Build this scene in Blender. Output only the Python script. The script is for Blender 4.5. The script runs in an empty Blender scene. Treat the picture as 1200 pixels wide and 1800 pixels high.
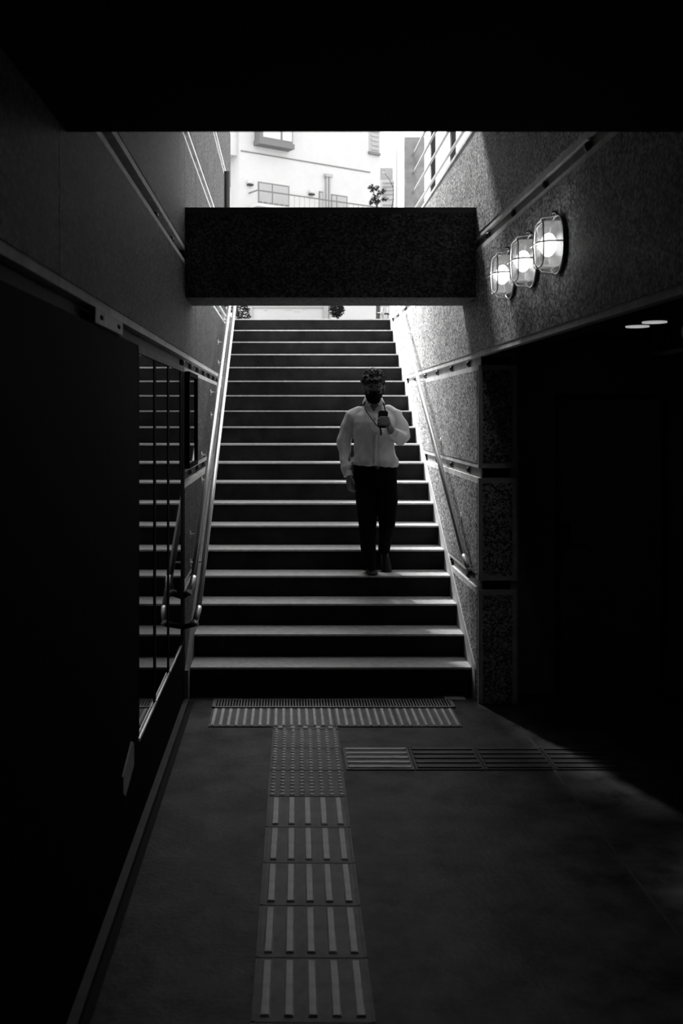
import bpy, bmesh, math, random
from mathutils import Vector, Matrix, noise, Quaternion

S = bpy.context.scene
C = S.collection
random.seed(7)
PI = math.pi

# ------------------------------------------------------------------ camera
F_PX, VX, VY, EYE = 1777.0, 503.0, 730.0, 1.968        # measured on the 1200x1800 frame
cd = bpy.data.cameras.new('camera')
cam = bpy.data.objects.new('camera', cd); C.objects.link(cam)
cam.location = (0, 0, EYE); cam.rotation_euler = (PI/2, 0, 0)
cd.sensor_fit = 'VERTICAL'; cd.sensor_height = 36.0; cd.sensor_width = 24.0
cd.lens = 36.0*F_PX/1800.0
cd.shift_x = (600-VX)/1800.0; cd.shift_y = (VY-900)/1800.0
cd.clip_start = 0.05; cd.clip_end = 400
cd.dof.use_dof = True; cd.dof.focus_distance = 8.1; cd.dof.aperture_fstop = 3.6
S.camera = cam

# ------------------------------------------------------------------ sky, sun, exposure
w = bpy.data.worlds.new('overcast_sky'); S.world = w; w.use_nodes = True
wb = w.node_tree.nodes['Background']
wb.inputs['Color'].default_value = (1, 1, 1, 1); wb.inputs['Strength'].default_value = 1.85
sd = bpy.data.lights.new('veiled_sun', 'SUN'); sun = bpy.data.objects.new('veiled_sun', sd); C.objects.link(sun)
sd.energy = 22.0; sd.angle = math.radians(20); sd.color = (1, 1, 1)
_dir = Vector((math.sin(math.radians(31)), -math.cos(math.radians(31)), -math.tan(math.radians(47))))
sun.rotation_euler = _dir.to_track_quat('-Z', 'Y').to_euler(); sun.location = (-10, 30, 30)
S.view_settings.view_transform = 'Standard'; S.view_settings.look = 'None'
S.view_settings.exposure = 0.42; S.view_settings.gamma = 1.0; S.view_settings.use_curve_mapping = False
S.cycles.max_bounces = 8; S.cycles.diffuse_bounces = 4; S.cycles.glossy_bounces = 4
S.cycles.sample_clamp_indirect = 4.0

# ------------------------------------------------------------------ helpers
def at(px, py, y):                      # a point of the place at distance y, read off the photograph
    return Vector(((px-VX)*y/F_PX, y, EYE-(py-VY)*y/F_PX))

def mat(name, g, rough=0.7, metal=0.0, spec=0.3, var=0.0, vscale=3.0, bump=0.0, bscale=60.0, g2=None, stretch=None):
    m = bpy.data.materials.new(name); m.use_nodes = True
    nt = m.node_tree; b = nt.nodes['Principled BSDF']
    b.inputs['Base Color'].default_value = (g, g, g, 1); b.inputs['Roughness'].default_value = rough
    b.inputs['Metallic'].default_value = metal; b.inputs['Specular IOR Level'].default_value = spec
    tc = nt.nodes.new('ShaderNodeTexCoord'); mp = nt.nodes.new('ShaderNodeMapping')
    nt.links.new(tc.outputs['Object'], mp.inputs['Vector'])
    if stretch: mp.inputs['Scale'].default_value = stretch
    if var or g2 is not None:
        n = nt.nodes.new('ShaderNodeTexNoise'); n.inputs['Scale'].default_value = vscale
        n.inputs['Detail'].default_value = 6; n.inputs['Roughness'].default_value = 0.65
        r = nt.nodes.new('ShaderNodeValToRGB')
        lo, hi = (g*(1-var), g*(1+var)) if g2 is None else (g, g2)
        r.color_ramp.elements[0].position = 0.35; r.color_ramp.elements[1].position = 0.65
        r.color_ramp.elements[0].color = (lo, lo, lo, 1); r.color_ramp.elements[1].color = (hi, hi, hi, 1)
        nt.links.new(mp.outputs[0], n.inputs['Vector']); nt.links.new(n.outputs['Fac'], r.inputs['Fac'])
        nt.links.new(r.outputs['Color'], b.inputs['Base Color'])
    if bump:
        n2 = nt.nodes.new('ShaderNodeTexNoise'); n2.inputs['Scale'].default_value = bscale; n2.inputs['Detail'].default_value = 4
        bp = nt.nodes.new('ShaderNodeBump'); bp.inputs['Strength'].default_value = bump; bp.inputs['Distance'].default_value = 0.01
        nt.links.new(mp.outputs[0], n2.inputs['Vector']); nt.links.new(n2.outputs['Fac'], bp.inputs['Height'])
        nt.links.new(bp.outputs['Normal'], b.inputs['Normal'])
    return m

def mat_granite(name, lo, hi, scale=150.0):
    m = bpy.data.materials.new(name); m.use_nodes = True
    nt = m.node_tree; b = nt.nodes['Principled BSDF']; L = nt.links
    b.inputs['Roughness'].default_value = 0.75; b.inputs['Specular IOR Level'].default_value = 0.25
    tc = nt.nodes.new('ShaderNodeTexCoord')
    v = nt.nodes.new('ShaderNodeTexVoronoi'); v.inputs['Scale'].default_value = scale
    n = nt.nodes.new('ShaderNodeTexNoise'); n.inputs['Scale'].default_value = 5.0; n.inputs['Detail'].default_value = 5
    L.new(tc.outputs['Object'], v.inputs['Vector']); L.new(tc.outputs['Object'], n.inputs['Vector'])
    sep = nt.nodes.new('ShaderNodeSeparateColor'); L.new(v.outputs['Color'], sep.inputs['Color'])
    pw = nt.nodes.new('ShaderNodeMath'); pw.operation = 'POWER'; pw.inputs[1].default_value = 1.6
    L.new(sep.outputs[0], pw.inputs[0])
    mr = nt.nodes.new('ShaderNodeMapRange'); mr.inputs['To Min'].default_value = lo; mr.inputs['To Max'].default_value = hi
    L.new(pw.outputs[0], mr.inputs['Value'])
    mr2 = nt.nodes.new('ShaderNodeMapRange'); mr2.inputs['From Min'].default_value = 0.3; mr2.inputs['From Max'].default_value = 0.7
    mr2.inputs['To Min'].default_value = 0.75; mr2.inputs['To Max'].default_value = 1.2
    L.new(n.outputs['Fac'], mr2.inputs['Value'])
    mu = nt.nodes.new('ShaderNodeMath'); mu.operation = 'MULTIPLY'
    L.new(mr.outputs[0], mu.inputs[0]); L.new(mr2.outputs[0], mu.inputs[1])
    L.new(mu.outputs[0], b.inputs['Base Color'])
    bp = nt.nodes.new('ShaderNodeBump'); bp.inputs['Strength'].default_value = 0.7; bp.inputs['Distance'].default_value = 0.006
    L.new(sep.outputs[1], bp.inputs['Height']); L.new(bp.outputs['Normal'], b.inputs['Normal'])
    return m

def mat_emit(name, g, strength):
    m = bpy.data.materials.new(name); m.use_nodes = True
    nt = m.node_tree; b = nt.nodes['Principled BSDF']
    b.inputs['Base Color'].default_value = (g, g, g, 1)
    b.inputs['Emission Color'].default_value = (1, 1, 1, 1); b.inputs['Emission Strength'].default_value = strength
    return m

def mat_glass(name, clear=0.75, milky=0.25, rough=0.08, gloss=0.12):
    m = bpy.data.materials.new(name); m.use_nodes = True
    nt = m.node_tree; nt.nodes.remove(nt.nodes['Principled BSDF']); out = nt.nodes['Material Output']; L = nt.links
    tr = nt.nodes.new('ShaderNodeBsdfTransparent'); tr.inputs[0].default_value = (clear, clear, clear, 1)
    tl = nt.nodes.new('ShaderNodeBsdfTranslucent'); tl.inputs[0].default_value = (.8, .8, .8, 1)
    gl = nt.nodes.new('ShaderNodeBsdfGlossy'); gl.inputs['Roughness'].default_value = rough; gl.inputs[0].default_value = (.9, .9, .9, 1)
    m1 = nt.nodes.new('ShaderNodeMixShader'); m1.inputs[0].default_value = milky
    L.new(tr.outputs[0], m1.inputs[1]); L.new(tl.outputs[0], m1.inputs[2])
    fr = nt.nodes.new('ShaderNodeFresnel'); fr.inputs['IOR'].default_value = 1.5
    ad = nt.nodes.new('ShaderNodeMath'); ad.operation = 'ADD'; ad.inputs[1].default_value = gloss; ad.use_clamp = True
    L.new(fr.outputs[0], ad.inputs[0])
    m2 = nt.nodes.new('ShaderNodeMixShader'); L.new(ad.outputs[0], m2.inputs[0])
    L.new(m1.outputs[0], m2.inputs[1]); L.new(gl.outputs[0], m2.inputs[2]); L.new(m2.outputs[0], out.inputs['Surface'])
    return m

M = {
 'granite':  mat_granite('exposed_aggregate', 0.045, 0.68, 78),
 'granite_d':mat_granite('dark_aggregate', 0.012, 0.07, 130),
 'granite_shade':mat_granite('shaded_aggregate', 0.008, 0.15, 78),  # same stone as the right wall, darkened to stand in for shade
 'smooth':   mat('smooth_concrete', 0.62, 0.7, var=0.18, vscale=9, bump=0.15, bscale=80),
 'smooth_d': mat('dark_concrete', 0.07, 0.7, var=0.3, vscale=6, bump=0.2, bscale=50),
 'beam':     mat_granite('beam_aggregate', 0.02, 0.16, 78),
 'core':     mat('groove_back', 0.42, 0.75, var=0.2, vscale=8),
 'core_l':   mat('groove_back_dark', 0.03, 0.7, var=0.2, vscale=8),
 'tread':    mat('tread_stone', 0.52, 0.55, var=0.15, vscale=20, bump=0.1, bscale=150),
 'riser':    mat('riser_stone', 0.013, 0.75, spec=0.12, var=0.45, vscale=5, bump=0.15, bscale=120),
 'skirt':    mat('skirt_stone', 0.48, 0.65, var=0.12, vscale=10),
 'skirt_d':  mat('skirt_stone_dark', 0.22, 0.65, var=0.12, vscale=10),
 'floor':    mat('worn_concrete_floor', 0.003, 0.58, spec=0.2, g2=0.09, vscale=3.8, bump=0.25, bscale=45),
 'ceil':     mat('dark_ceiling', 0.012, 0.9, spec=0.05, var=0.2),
 'black':    mat('black_panel', 0.006, 0.8, spec=0.02),
 'steel':    mat('stainless_steel', 0.98, 0.36, 1.0),
 'steel_d':  mat('dark_steel', 0.10, 0.4, 0.9),
 'grate':    mat('galvanised_grate', 0.42, 0.45, 0.6),
 'pit':      mat('drain_pit', 0.01, 0.9),
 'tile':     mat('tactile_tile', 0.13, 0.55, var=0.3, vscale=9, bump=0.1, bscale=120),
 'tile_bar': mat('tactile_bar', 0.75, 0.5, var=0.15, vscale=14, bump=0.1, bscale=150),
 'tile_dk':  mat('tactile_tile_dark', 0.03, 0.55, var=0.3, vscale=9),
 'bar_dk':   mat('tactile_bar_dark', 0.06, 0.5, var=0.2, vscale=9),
 'pane':     mat('dark_glass', 0.006, 0.03, spec=0.9),
 'door':     mat('painted_steel_door', 0.32, 0.6, var=0.15, vscale=3),
 'plate':    mat('pale_plate', 0.45, 0.6, var=0.2, vscale=20),
 'white':    mat('white_render', 0.51, 0.8, var=0.03, vscale=2),
 'offwhite': mat('off_white', 0.36, 0.8, var=0.05, vscale=2),
 'midgrey':  mat('mid_grey_paint', 0.40, 0.7, var=0.15, vscale=4),
 'grey_conc':mat('weathered_concrete', 0.3, 0.8, var=0.3, vscale=3),
 'house':    mat('pale_grey_render', 0.26, 0.8, var=0.1, vscale=1),
 'frame_g':  mat('grey_window_frame', 0.15, 0.5),
 'curtain':  mat('pale_curtain', 0.36, 0.8, var=0.08, vscale=12, stretch=(6, 6, .3)),
 'post':     mat('dark_fence_post', 0.02, 0.5),
 'rail_w':   mat('light_fence_slat', 0.26, 0.5),
 'leaf':     mat('dark_leaves', 0.015, 0.9, spec=0.02, var=0.6, vscale=12),
 'bark':     mat('bark', 0.06, 0.8),
 'street':   mat('asphalt', 0.12, 0.9, var=0.2, vscale=3),
 'skin':     mat('skin', 0.20, 0.5, var=0.08, vscale=20),
 'hair':     mat('black_hair', 0.008, 0.5, spec=0.4),
 'shirt':    mat('pale_cotton', 0.82, 0.85, var=0.05, vscale=14, bump=0.7, bscale=16, stretch=(1.6, 1.6, .8)),
 'trouser':  mat('black_wool', 0.006, 0.9, spec=0.05),
 'shoe':     mat('black_leather', 0.01, 0.35, spec=0.4),
 'mask':     mat('black_mask', 0.008, 0.9, spec=0.05),
 'cord':     mat('black_cord', 0.012, 0.7),
 'phone':    mat('black_phone', 0.012, 0.25, spec=0.5),
 'lens':     mat_glass('spectacle_lens', 0.92, 0.02, 0.03, 0.02),
 'lampglass':mat_glass('lamp_glass', 0.78, 0.11, 0.12, 0.05),
 'bulb':     mat_emit('lit_bulb', 1.0, 4.5),
 'downlight':mat_emit('downlight_ring', 0.6, 0.28),
 'eye':      mat('eye', 0.5, 0.2),
}

M['pane'].node_tree.nodes['Principled BSDF'].inputs['IOR'].default_value = 2.1
M['pane'].node_tree.nodes['Principled BSDF'].inputs['Specular IOR Level'].default_value = 0.5

def link(o, parent=None, keep=True):
    C.objects.link(o)
    if parent is not None:
        o.parent = parent
        if keep: o.matrix_parent_inverse = Matrix.Translation(parent.location).inverted()
    return o

def tag(o, label=None, cat=None, group=None, kind=None):
    if label: o['label'] = label
    if cat: o['category'] = cat
    if group: o['group'] = group
    if kind: o['kind'] = kind
    return o

def thing(name, label, cat, loc=(0, 0, 0), group=None, kind=None):
    o = bpy.data.objects.new(name, None); o.empty_display_size = 0.1
    C.objects.link(o); o.location = loc
    return tag(o, label, cat, group, kind)

def mk(name, bm, m, parent=None, smooth=False, bevel=0.0, seg=1):
    if bevel:
        es = [e for e in bm.edges if len(e.link_faces) == 2 and e.calc_face_angle(0) > 0.5]
        bmesh.ops.bevel(bm, geom=es, offset=bevel, segments=seg, affect='EDGES', profile=0.5)
    bmesh.ops.recalc_face_normals(bm, faces=bm.faces[:])
    me = bpy.data.meshes.new(name); bm.to_mesh(me); bm.free()
    me.materials.append(M[m] if isinstance(m, str) else m)
    if smooth: me.polygons.foreach_set('use_smooth', [True]*len(me.polygons))
    o = bpy.data.objects.new(name, me); link(o, parent)
    return o

def B(): return bmesh.new()

def box(bm, x0, x1, y0, y1, z0, z1):
    v = [bm.verts.new((x, y, z)) for x in (x0, x1) for y in (y0, y1) for z in (z0, z1)]
    for f in ((0,1,3,2), (4,6,7,5), (0,4,5,1), (2,3,7,6), (0,2,6,4), (1,5,7,3)):
        bm.faces.new([v[i] for i in f])
    return v

def prism(bm, pts, axis, a, b):
    """extrude a 2D polygon; axis 'x': pts are (y,z); 'y': (x,z); 'z': (x,y)"""
    def p3(p, t):
        return {'x': (t, p[0], p[1]), 'y': (p[0], t, p[1]), 'z': (p[0], p[1], t)}[axis]
    A = [bm.verts.new(p3(p, a)) for p in pts]; D = [bm.verts.new(p3(p, b)) for p in pts]
    n = len(pts); bm.faces.new(A); bm.faces.new(D[::-1])
    for i in range(n): bm.faces.new((A[i], A[(i+1) % n], D[(i+1) % n], D[i]))

def tube(bm, pts, rad, n=10, cap=True, flat=None):
    """swept round tube; rad a number or a list; flat squashes along the second frame axis"""
    pts = [Vector(p) for p in pts]; k = len(pts)
    if not hasattr(rad, '__len__'): rad = [rad]*k
    prev = None; rings = []
    for i, p in enumerate(pts):
        t = (pts[min(i+1, k-1)]-pts[max(i-1, 0)]).normalized()
        if prev is None:
            u = t.orthogonal().normalized()
            if abs(t.dot(Vector((0, 1, 0)))) < 0.95: u = (Vector((0, 1, 0))-t*t.y).normalized()
        else: u = (prev-t*prev.dot(t)).normalized()
        v = t.cross(u); prev = u; f = 1.0 if flat is None else flat
        rings.append([bm.verts.new(p+(u*math.cos(2*PI*j/n)*f+v*math.sin(2*PI*j/n))*rad[i]) for j in range(n)])
    for i in range(k-1):
        for j in range(n):
            bm.faces.new((rings[i][j], rings[i][(j+1) % n], rings[i+1][(j+1) % n], rings[i+1][j]))
    if cap: bm.faces.new(rings[0][::-1]); bm.faces.new(rings[-1])

def ell(bm, c, r, rot=None, u=14, v=10):
    mtx = Matrix.Translation(c) @ (rot.to_matrix().to_4x4() if rot else Matrix.Identity(4)) @ Matrix.Diagonal((r[0], r[1], r[2], 1))
    bmesh.ops.create_uvsphere(bm, u_segments=u, v_segments=v, radius=1.0, matrix=mtx)

def loft(bm, rings, n=24, power=2.0):
    """stack of (center, rx, ry) horizontal super-ellipses"""
    R = []
    for c, rx, ry in rings:
        ring = []
        for j in range(n):
            a = 2*PI*j/n; ca, sa = math.cos(a), math.sin(a)
            ring.append(bm.verts.new((c[0]+rx*math.copysign(abs(ca)**(2/power), ca), c[1]+ry*math.copysign(abs(sa)**(2/power), sa), c[2])))
        R.append(ring)
    for i in range(len(R)-1):
        for j in range(n): bm.faces.new((R[i][j], R[i][(j+1) % n], R[i+1][(j+1) % n], R[i+1][j]))
    bm.faces.new(R[0][::-1]); bm.faces.new(R[-1])

def remesh(name, bm, m, parent, voxel=0.008, smooth_it=4, disp=None):
    bmesh.ops.recalc_face_normals(bm, faces=bm.faces[:])
    me = bpy.data.meshes.new(name); bm.to_mesh(me); bm.free()
    tmp = bpy.data.objects.new('tmp', me); C.objects.link(tmp)
    md = tmp.modifiers.new('r', 'REMESH'); md.mode = 'VOXEL'; md.voxel_size = voxel
    ms = tmp.modifiers.new('s', 'SMOOTH'); ms.iterations = smooth_it; ms.factor = 0.5
    dg = bpy.context.evaluated_depsgraph_get(); dg.update()
    out = bpy.data.meshes.new_from_object(tmp.evaluated_get(dg)); out.name = name
    bpy.data.objects.remove(tmp); bpy.data.meshes.remove(me)
    if disp:
        ns = [v.normal.copy() for v in out.vertices]
        for v, nn in zip(out.vertices, ns): v.co = v.co + nn*disp(v.co)
    out.materials.clear(); out.materials.append(M[m])
    out.polygons.foreach_set('use_smooth', [True]*len(out.polygons))
    o = bpy.data.objects.new(name, out); link(o, parent)
    return o

# ------------------------------------------------------------------ dimensions
XL, XR = -0.70, 1.31            # faces of the two side walls
R_, T_, Y0, FIRST = 0.165, 0.308, 7.08, 0.038
NST = 19
ROOF_END = 6.9  # unseen roof edge, placed by how far skylight should reach in
def nose(k): return Y0+(k-1)*T_, FIRST+k*R_
YTOP, ZTOP = nose(NST)          # 12.62, 3.173
def zn(y): return FIRST+R_*(1+(y-Y0)/T_)

# ------------------------------------------------------------------ floor
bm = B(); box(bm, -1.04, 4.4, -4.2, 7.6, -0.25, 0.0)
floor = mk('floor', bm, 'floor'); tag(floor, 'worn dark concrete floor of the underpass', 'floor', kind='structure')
bm = B(); box(bm, 1.475, 1.487, -4.0, 6.88, 0, 0.003); mk('joint_strip', bm, 'smooth_d', floor)
bm = B(); box(bm, 1.10, 1.24, 6.98, 7.07, 0, 0.006); mk('cover_plate', bm, 'plate', floor)

# drain grating at the foot of the stair
GX0, GX1, GY0, GY1 = -0.50, 1.135, 6.79, 6.98
g = thing('drain_grate', 'slotted metal drain grating across the foot of the stair', 'grate', ((GX0+GX1)/2, 6.885, 0))
bm = B(); box(bm, GX0, GX1, GY0, GY1, 0.0005, 0.002); mk('pit', bm, 'pit', g)
bm = B()
for a in ((GX0, GX1, GY0, GY0+.016), (GX0, GX1, GY1-.012, GY1), (GX0, GX0+.012, GY0, GY1), (GX1-.012, GX1, GY0, GY1)):
    box(bm, *a, 0.0, 0.010)
mk('frame', bm, 'grate', g)
bm = B(); nb = 84
for i in range(1, nb):
    x = GX0+(GX1-GX0)*i/nb
    box(bm, x-.0035, x+.0035, GY0+.014, GY1-.01, 0.002, 0.010)
tag(mk('bars', bm, 'grate', g), kind='stuff')

# tactile paving : row of ribbed tiles by the drain
def bar_bm(x0, x1, y0, y1, z0, h, tap=0.004):
    b = B(); lo = [(x0, y0), (x1, y0), (x1, y1), (x0, y1)]
    hi = [(x0+tap, y0+tap), (x1-tap, y0+tap), (x1-tap, y1-tap), (x0+tap, y1-tap)]
    A = [b.verts.new((*p, z0)) for p in lo]; D = [b.verts.new((*p, z0+h)) for p in hi]
    b.faces.new(D)
    for i in range(4): b.faces.new((A[i], A[(i+1) % 4], D[(i+1) % 4], D[i]))
    return b
def tile_base(x0, x1, y0, y1, m, t=0.006):
    b = B(); box(b, x0+.002, x1-.002, y0+.002, y1-.002, 0.0, t)
    return mk('tactile_tile', b, m, floor, bevel=.0015)
RIB = 0.402
for i in range(4):
    x0 = -0.495+i*RIB
    t = tile_base(x0, x0+RIB, 6.375, 6.765, 'tile')
    for j in range(8):
        x = x0+RIB*(j+.5)/8
        mk('rib', bar_bm(x-.011, x+.011, 6.385, 6.755, .006, .006), 'tile_bar', t)
# the column toward the camera, turned very slightly
def cx(y): return 0.1195+(y-6.32)*0.0107
CW = 0.205
def place_rot(o, yc):
    o.matrix_parent_inverse = Matrix.Identity(4)
    o.rotation_euler = (0, 0, -0.0107); o.location = (cx(yc), yc, 0)
# dotted warning tiles
dot_rows = [(6.315, 5.96), (5.955, 5.585), (5.58, 5.205)]
for (ya, yb) in dot_rows:
    yc = (ya+yb)/2; d = (ya-yb)/2
    b = B(); box(b, -CW+.002, CW-.002, -d+.002, d-.002, 0, .006)
    t = mk('tactile_tile', b, 'tile', floor); place_rot(t, yc)
    b = B(); nx, ny = 8, 8
    for i in range(nx):
        for j in range(ny):
            x = -CW+2*CW*(i+.5)/nx; y = -d+2*d*(j+.5)/ny
            bmesh.ops.create_cone(b, cap_ends=True, segments=10, radius1=.016, radius2=.010, depth=.006, matrix=Matrix.Translation((x, y, .009)))
    o = mk('studs', b, 'tile_bar', t); o.matrix_parent_inverse = Matrix.Identity(4); tag(o, kind='stuff')
# guiding tiles with five long bars
bar_mesh = None
YB = [5.20, 4.815, 4.43, 4.045, 3.655, 3.265, 2.875, 2.485]
def guide_tile(yc, d, full=True):
    global bar_mesh
    b = B(); box(b, -CW+.002, CW-.002, -d+.003, d-.003, 0, .006)
    t = mk('tactile_tile', b, 'tile', floor, bevel=.0015); place_rot(t, yc)
    for i in range(5):
        x = -CW+.0475+i*.0788
        if full and bar_mesh: o = bpy.data.objects.new('bar', bar_mesh); link(o, t)
        else:
            o = mk('bar', bar_bm(-.0165, .0165, -d*.86, d*.90, .006, .0065, .005), 'tile_bar', t)
            if full: bar_mesh = o.data
        o.matrix_parent_inverse = Matrix.Identity(4); o.location = (x, 0, 0)
    for s in (-1, 1):
        o = mk('rim', bar_bm(s*(CW-.0085)-.006, s*(CW-.0085)+.006, -d+.004, d-.004, .006, .002, .001), 'tile', t)
        o.matrix_parent_inverse = Matrix.Identity(4)
guide_tile(6.345, .026, False)
for a, c in zip(YB[:-1], YB[1:]): guide_tile((a+c)/2, (a-c)/2)
# branch of guiding tiles to the side door
for i in range(4):
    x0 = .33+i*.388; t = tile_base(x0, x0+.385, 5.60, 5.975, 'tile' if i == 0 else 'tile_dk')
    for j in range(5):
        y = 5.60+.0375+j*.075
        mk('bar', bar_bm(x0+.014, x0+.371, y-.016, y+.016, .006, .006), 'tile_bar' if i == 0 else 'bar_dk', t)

# kerb at the left wall with a flat dark strip beside it
bm = B(); box(bm, XL, XL+.035, -4, 6.95, 0, .03)
tag(mk('baseboard_left', bm, 'tile_dk', bevel=.004), 'low concrete kerb along the foot of the left wall', 'kerb', kind='structure')
bm = B(); box(bm, XL+.036, XL+.066, -4, 6.95, 0.0005, .0035); mk('dark_strip', bm, 'pit', floor)

# ------------------------------------------------------------------ walls of panels and grooves
def panel(parent, side, y0, y1, z0, z1, face, mt=True, mb=True, gran='granite', smooth='smooth', lip=.034, edge=.0):
    """smooth slab with an aggregate field set on it; side -1 left wall, +1 right wall"""
    s = side; xa, xb = sorted((face, face+s*.04))
    b = B(); box(b, xa, xb, y0, y1, z0, z1)
    p = mk('wall_panel', b, smooth, parent, bevel=.003)
    za = z0+(lip if mb else 0); zb = z1-(lip if mt else 0)
    xa, xb = sorted((face-s*.004, face+s*.002))
    b = B(); box(b, xa, xb, y0+edge+.001, y1-edge-.001, za, zb)
    mk('aggregate_field', b, gran, p)
    return p

bolt_bm = B(); ell(bolt_bm, Vector((0, 0, 0)), (.024, .024, .024), u=12, v=8)
bolt0 = mk('bolt', bolt_bm, 'steel_d', smooth=True); bolt_mesh = bolt0.data; bpy.data.objects.remove(bolt0)
def bolts(parent, x, z, ys):
    for y in ys:
        o = bpy.data.objects.new('bolt', bolt_mesh); link(o, parent); o.location = (x, y, z)

GR = [(.775, .84), (1.54, 1.607), (2.31, 2.37), (3.115, 3.175)]
# right wall : stair part
bm = B(); box(bm, XR+.022, XR+.28, 6.93, 12.75, 0, 3.95)
wr = mk('wall_right', bm, 'core'); tag(wr, 'right stair wall of aggregate panels with bolted grooves', 'wall', kind='structure')
rows = [(0, .775), (.84, 1.54), (1.607, 2.31), (2.37, 3.115), (3.175, 3.95)]
for i, (a, c) in enumerate(rows):
    for (ya, yb) in ((7.17, 9.93), (9.934, 12.75)) if i < 3 else ((6.93, 9.93), (9.934, 12.75)):
        panel(wr, 1, ya, yb, a, c, XR, mt=True, mb=i > 0)
for z in (.81, 1.573, 2.34):
    bolts(wr, XR+.018, z, [7.33+.76*j for j in range(7)])
bolts(wr, XR+.018, 3.145, [7.4+.76*j for j in range(7)])
# corner pier, blocks of smooth stone with aggregate faces on both sides
bm = B(); box(bm, XR+.035, XR+.225, 6.93, 7.165, 0, 2.37)
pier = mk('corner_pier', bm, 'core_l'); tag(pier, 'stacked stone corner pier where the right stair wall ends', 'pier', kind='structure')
for i, (a, c) in enumerate([(0, .775), (.84, 1.54), (1.607, 2.31)]):
    b = B(); box(b, XR, XR+.262, 6.90, 7.165, a, c)
    p = mk('stone_block', b, 'smooth', pier, bevel=.004)
    b = B(); box(b, XR+.03, XR+.232, 6.896, 6.902, a+(.034 if i else 0), c-.034); mk('aggregate_field', b, 'granite', p)
    b = B(); box(b, XR-.004, XR+.002, 6.93, 7.164, a+(.034 if i else 0), c-.034); mk('aggregate_field', b, 'granite', p)
# right upper wall over the side opening, carries the lamps
bm = B(); box(bm, XR+.022, XR+.262, -4, 6.925, 2.40, 3.95)
wf = mk('wall_right_upper', bm, 'core'); tag(wf, 'aggregate wall band above the side opening, carrying three lamps', 'wall', kind='structure')
for (a, c) in ((2.37, 3.115), (3.175, 3.95)):
    for (ya, yb) in ((-4, 3.1), (3.104, 6.926)):
        panel(wf, 1, ya, yb, a, c, XR)
b = B(); box(b, XR+.041, XR+.262, -4, 6.895, 2.394, 2.3998); mk('soffit', b, 'ceil', wf)
bolts(wf, XR+.018, 3.145, [6.62-.73*j for j in range(6)])

# sloping skirt along the steps, both sides
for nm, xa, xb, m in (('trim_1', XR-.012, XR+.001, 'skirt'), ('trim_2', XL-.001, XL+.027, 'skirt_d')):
    b = B(); off = .085
    pts = [(6.97 if xa > 0 else 6.93, 0), (YTOP+.1, 0), (YTOP+.1, zn(YTOP)+off), (7.0, zn(7.0)+off), (6.97 if xa > 0 else 6.93, zn(6.95)+off)]
    prism(b, pts, 'x', xa, xb)
    tag(mk(nm, b, m), 'smooth sloping stone skirting beside the steps on the %s' % ('right' if xa > 0 else 'left'), 'skirting', kind='structure')

# left wall
bm = B(); box(bm, XL-.34, XL-.04, -4, 12.62, 0, 9.0)  # height above the view is added to keep sun off the floor
wl = mk('wall_left', bm, 'core_l'); tag(wl, 'left wall of grooved aggregate panels darkened for shade, unseen top added to block sun', 'wall', kind='structure')
GL = [0, .745, .81, 1.50, 1.575, 2.30, 2.365, 3.04, 3.105, 3.90, 3.975, 4.70, 4.775, 5.5, 5.56, 6.3, 6.36, 7.6, 7.66, 9.0]
rowsL = list(zip(GL[0::2], GL[1::2]))
JY = [6.93, 7.77, 10.30, 12.62]
for i, (a, c) in enumerate(rowsL):
    for ya, yb in zip(JY[:-1], JY[1:]):
        panel(wl, -1, ya+.004, yb-.004, a, c, XL, mb=i > 0, gran='granite_shade')
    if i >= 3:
        for ya, yb in ((-4, 3.1), (3.104, 6.93)): panel(wl, -1, ya, yb, a, c, XL, gran='granite_shade')
for z, ys in ((.775, 2), (1.537, 2), (2.333, 2)):
    bolts(wl, XL-.03, z, [7.05+.62*j for j in range(9)])
for z in (3.073, 3.94, 4.74): bolts(wl, XL-.03, z, [5.6+.78*j for j in range(9)])
# dark lower part around the display case
for (ya, yb, za, zb, m) in ((-4, 6.925, 0, .40, 'black'), (-4, 4.76, .404, 2.30, 'black')):
    b = B(); box(b, XL-.04, XL, ya, yb, za, zb); mk('base_panel', b, m, wl, bevel=.003)
b = B(); box(b, XL-.03, XL+.002, 4.78, 6.92, 2.262, 2.30); mk('lip', b, 'smooth_d', wl)
b = B(); box(b, XL-.012, XL+.010, 3.66, 4.27, 2.305, 2.36); pl = mk('slotted_plate', b, 'plate', wl, bevel=.002)
for y in (3.78, 4.17):
    b = B(); ell(b, Vector((XL+.010, y, 2.333)), (.004, .035, .010)); mk('slot', b, 'black', pl, smooth=True)
b = B(); tube(b, [(XL+.03, 11.42, 3.2), (XL+.03, 11.42, 4.72)], .035, 8); mk('downpipe', b, 'post', wl, smooth=True)
b = B(); box(b, XL-.04, XL+.006, 11.62, 12.60, 3.2, 4.72); mk('end_board', b, 'white', wl)

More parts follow.
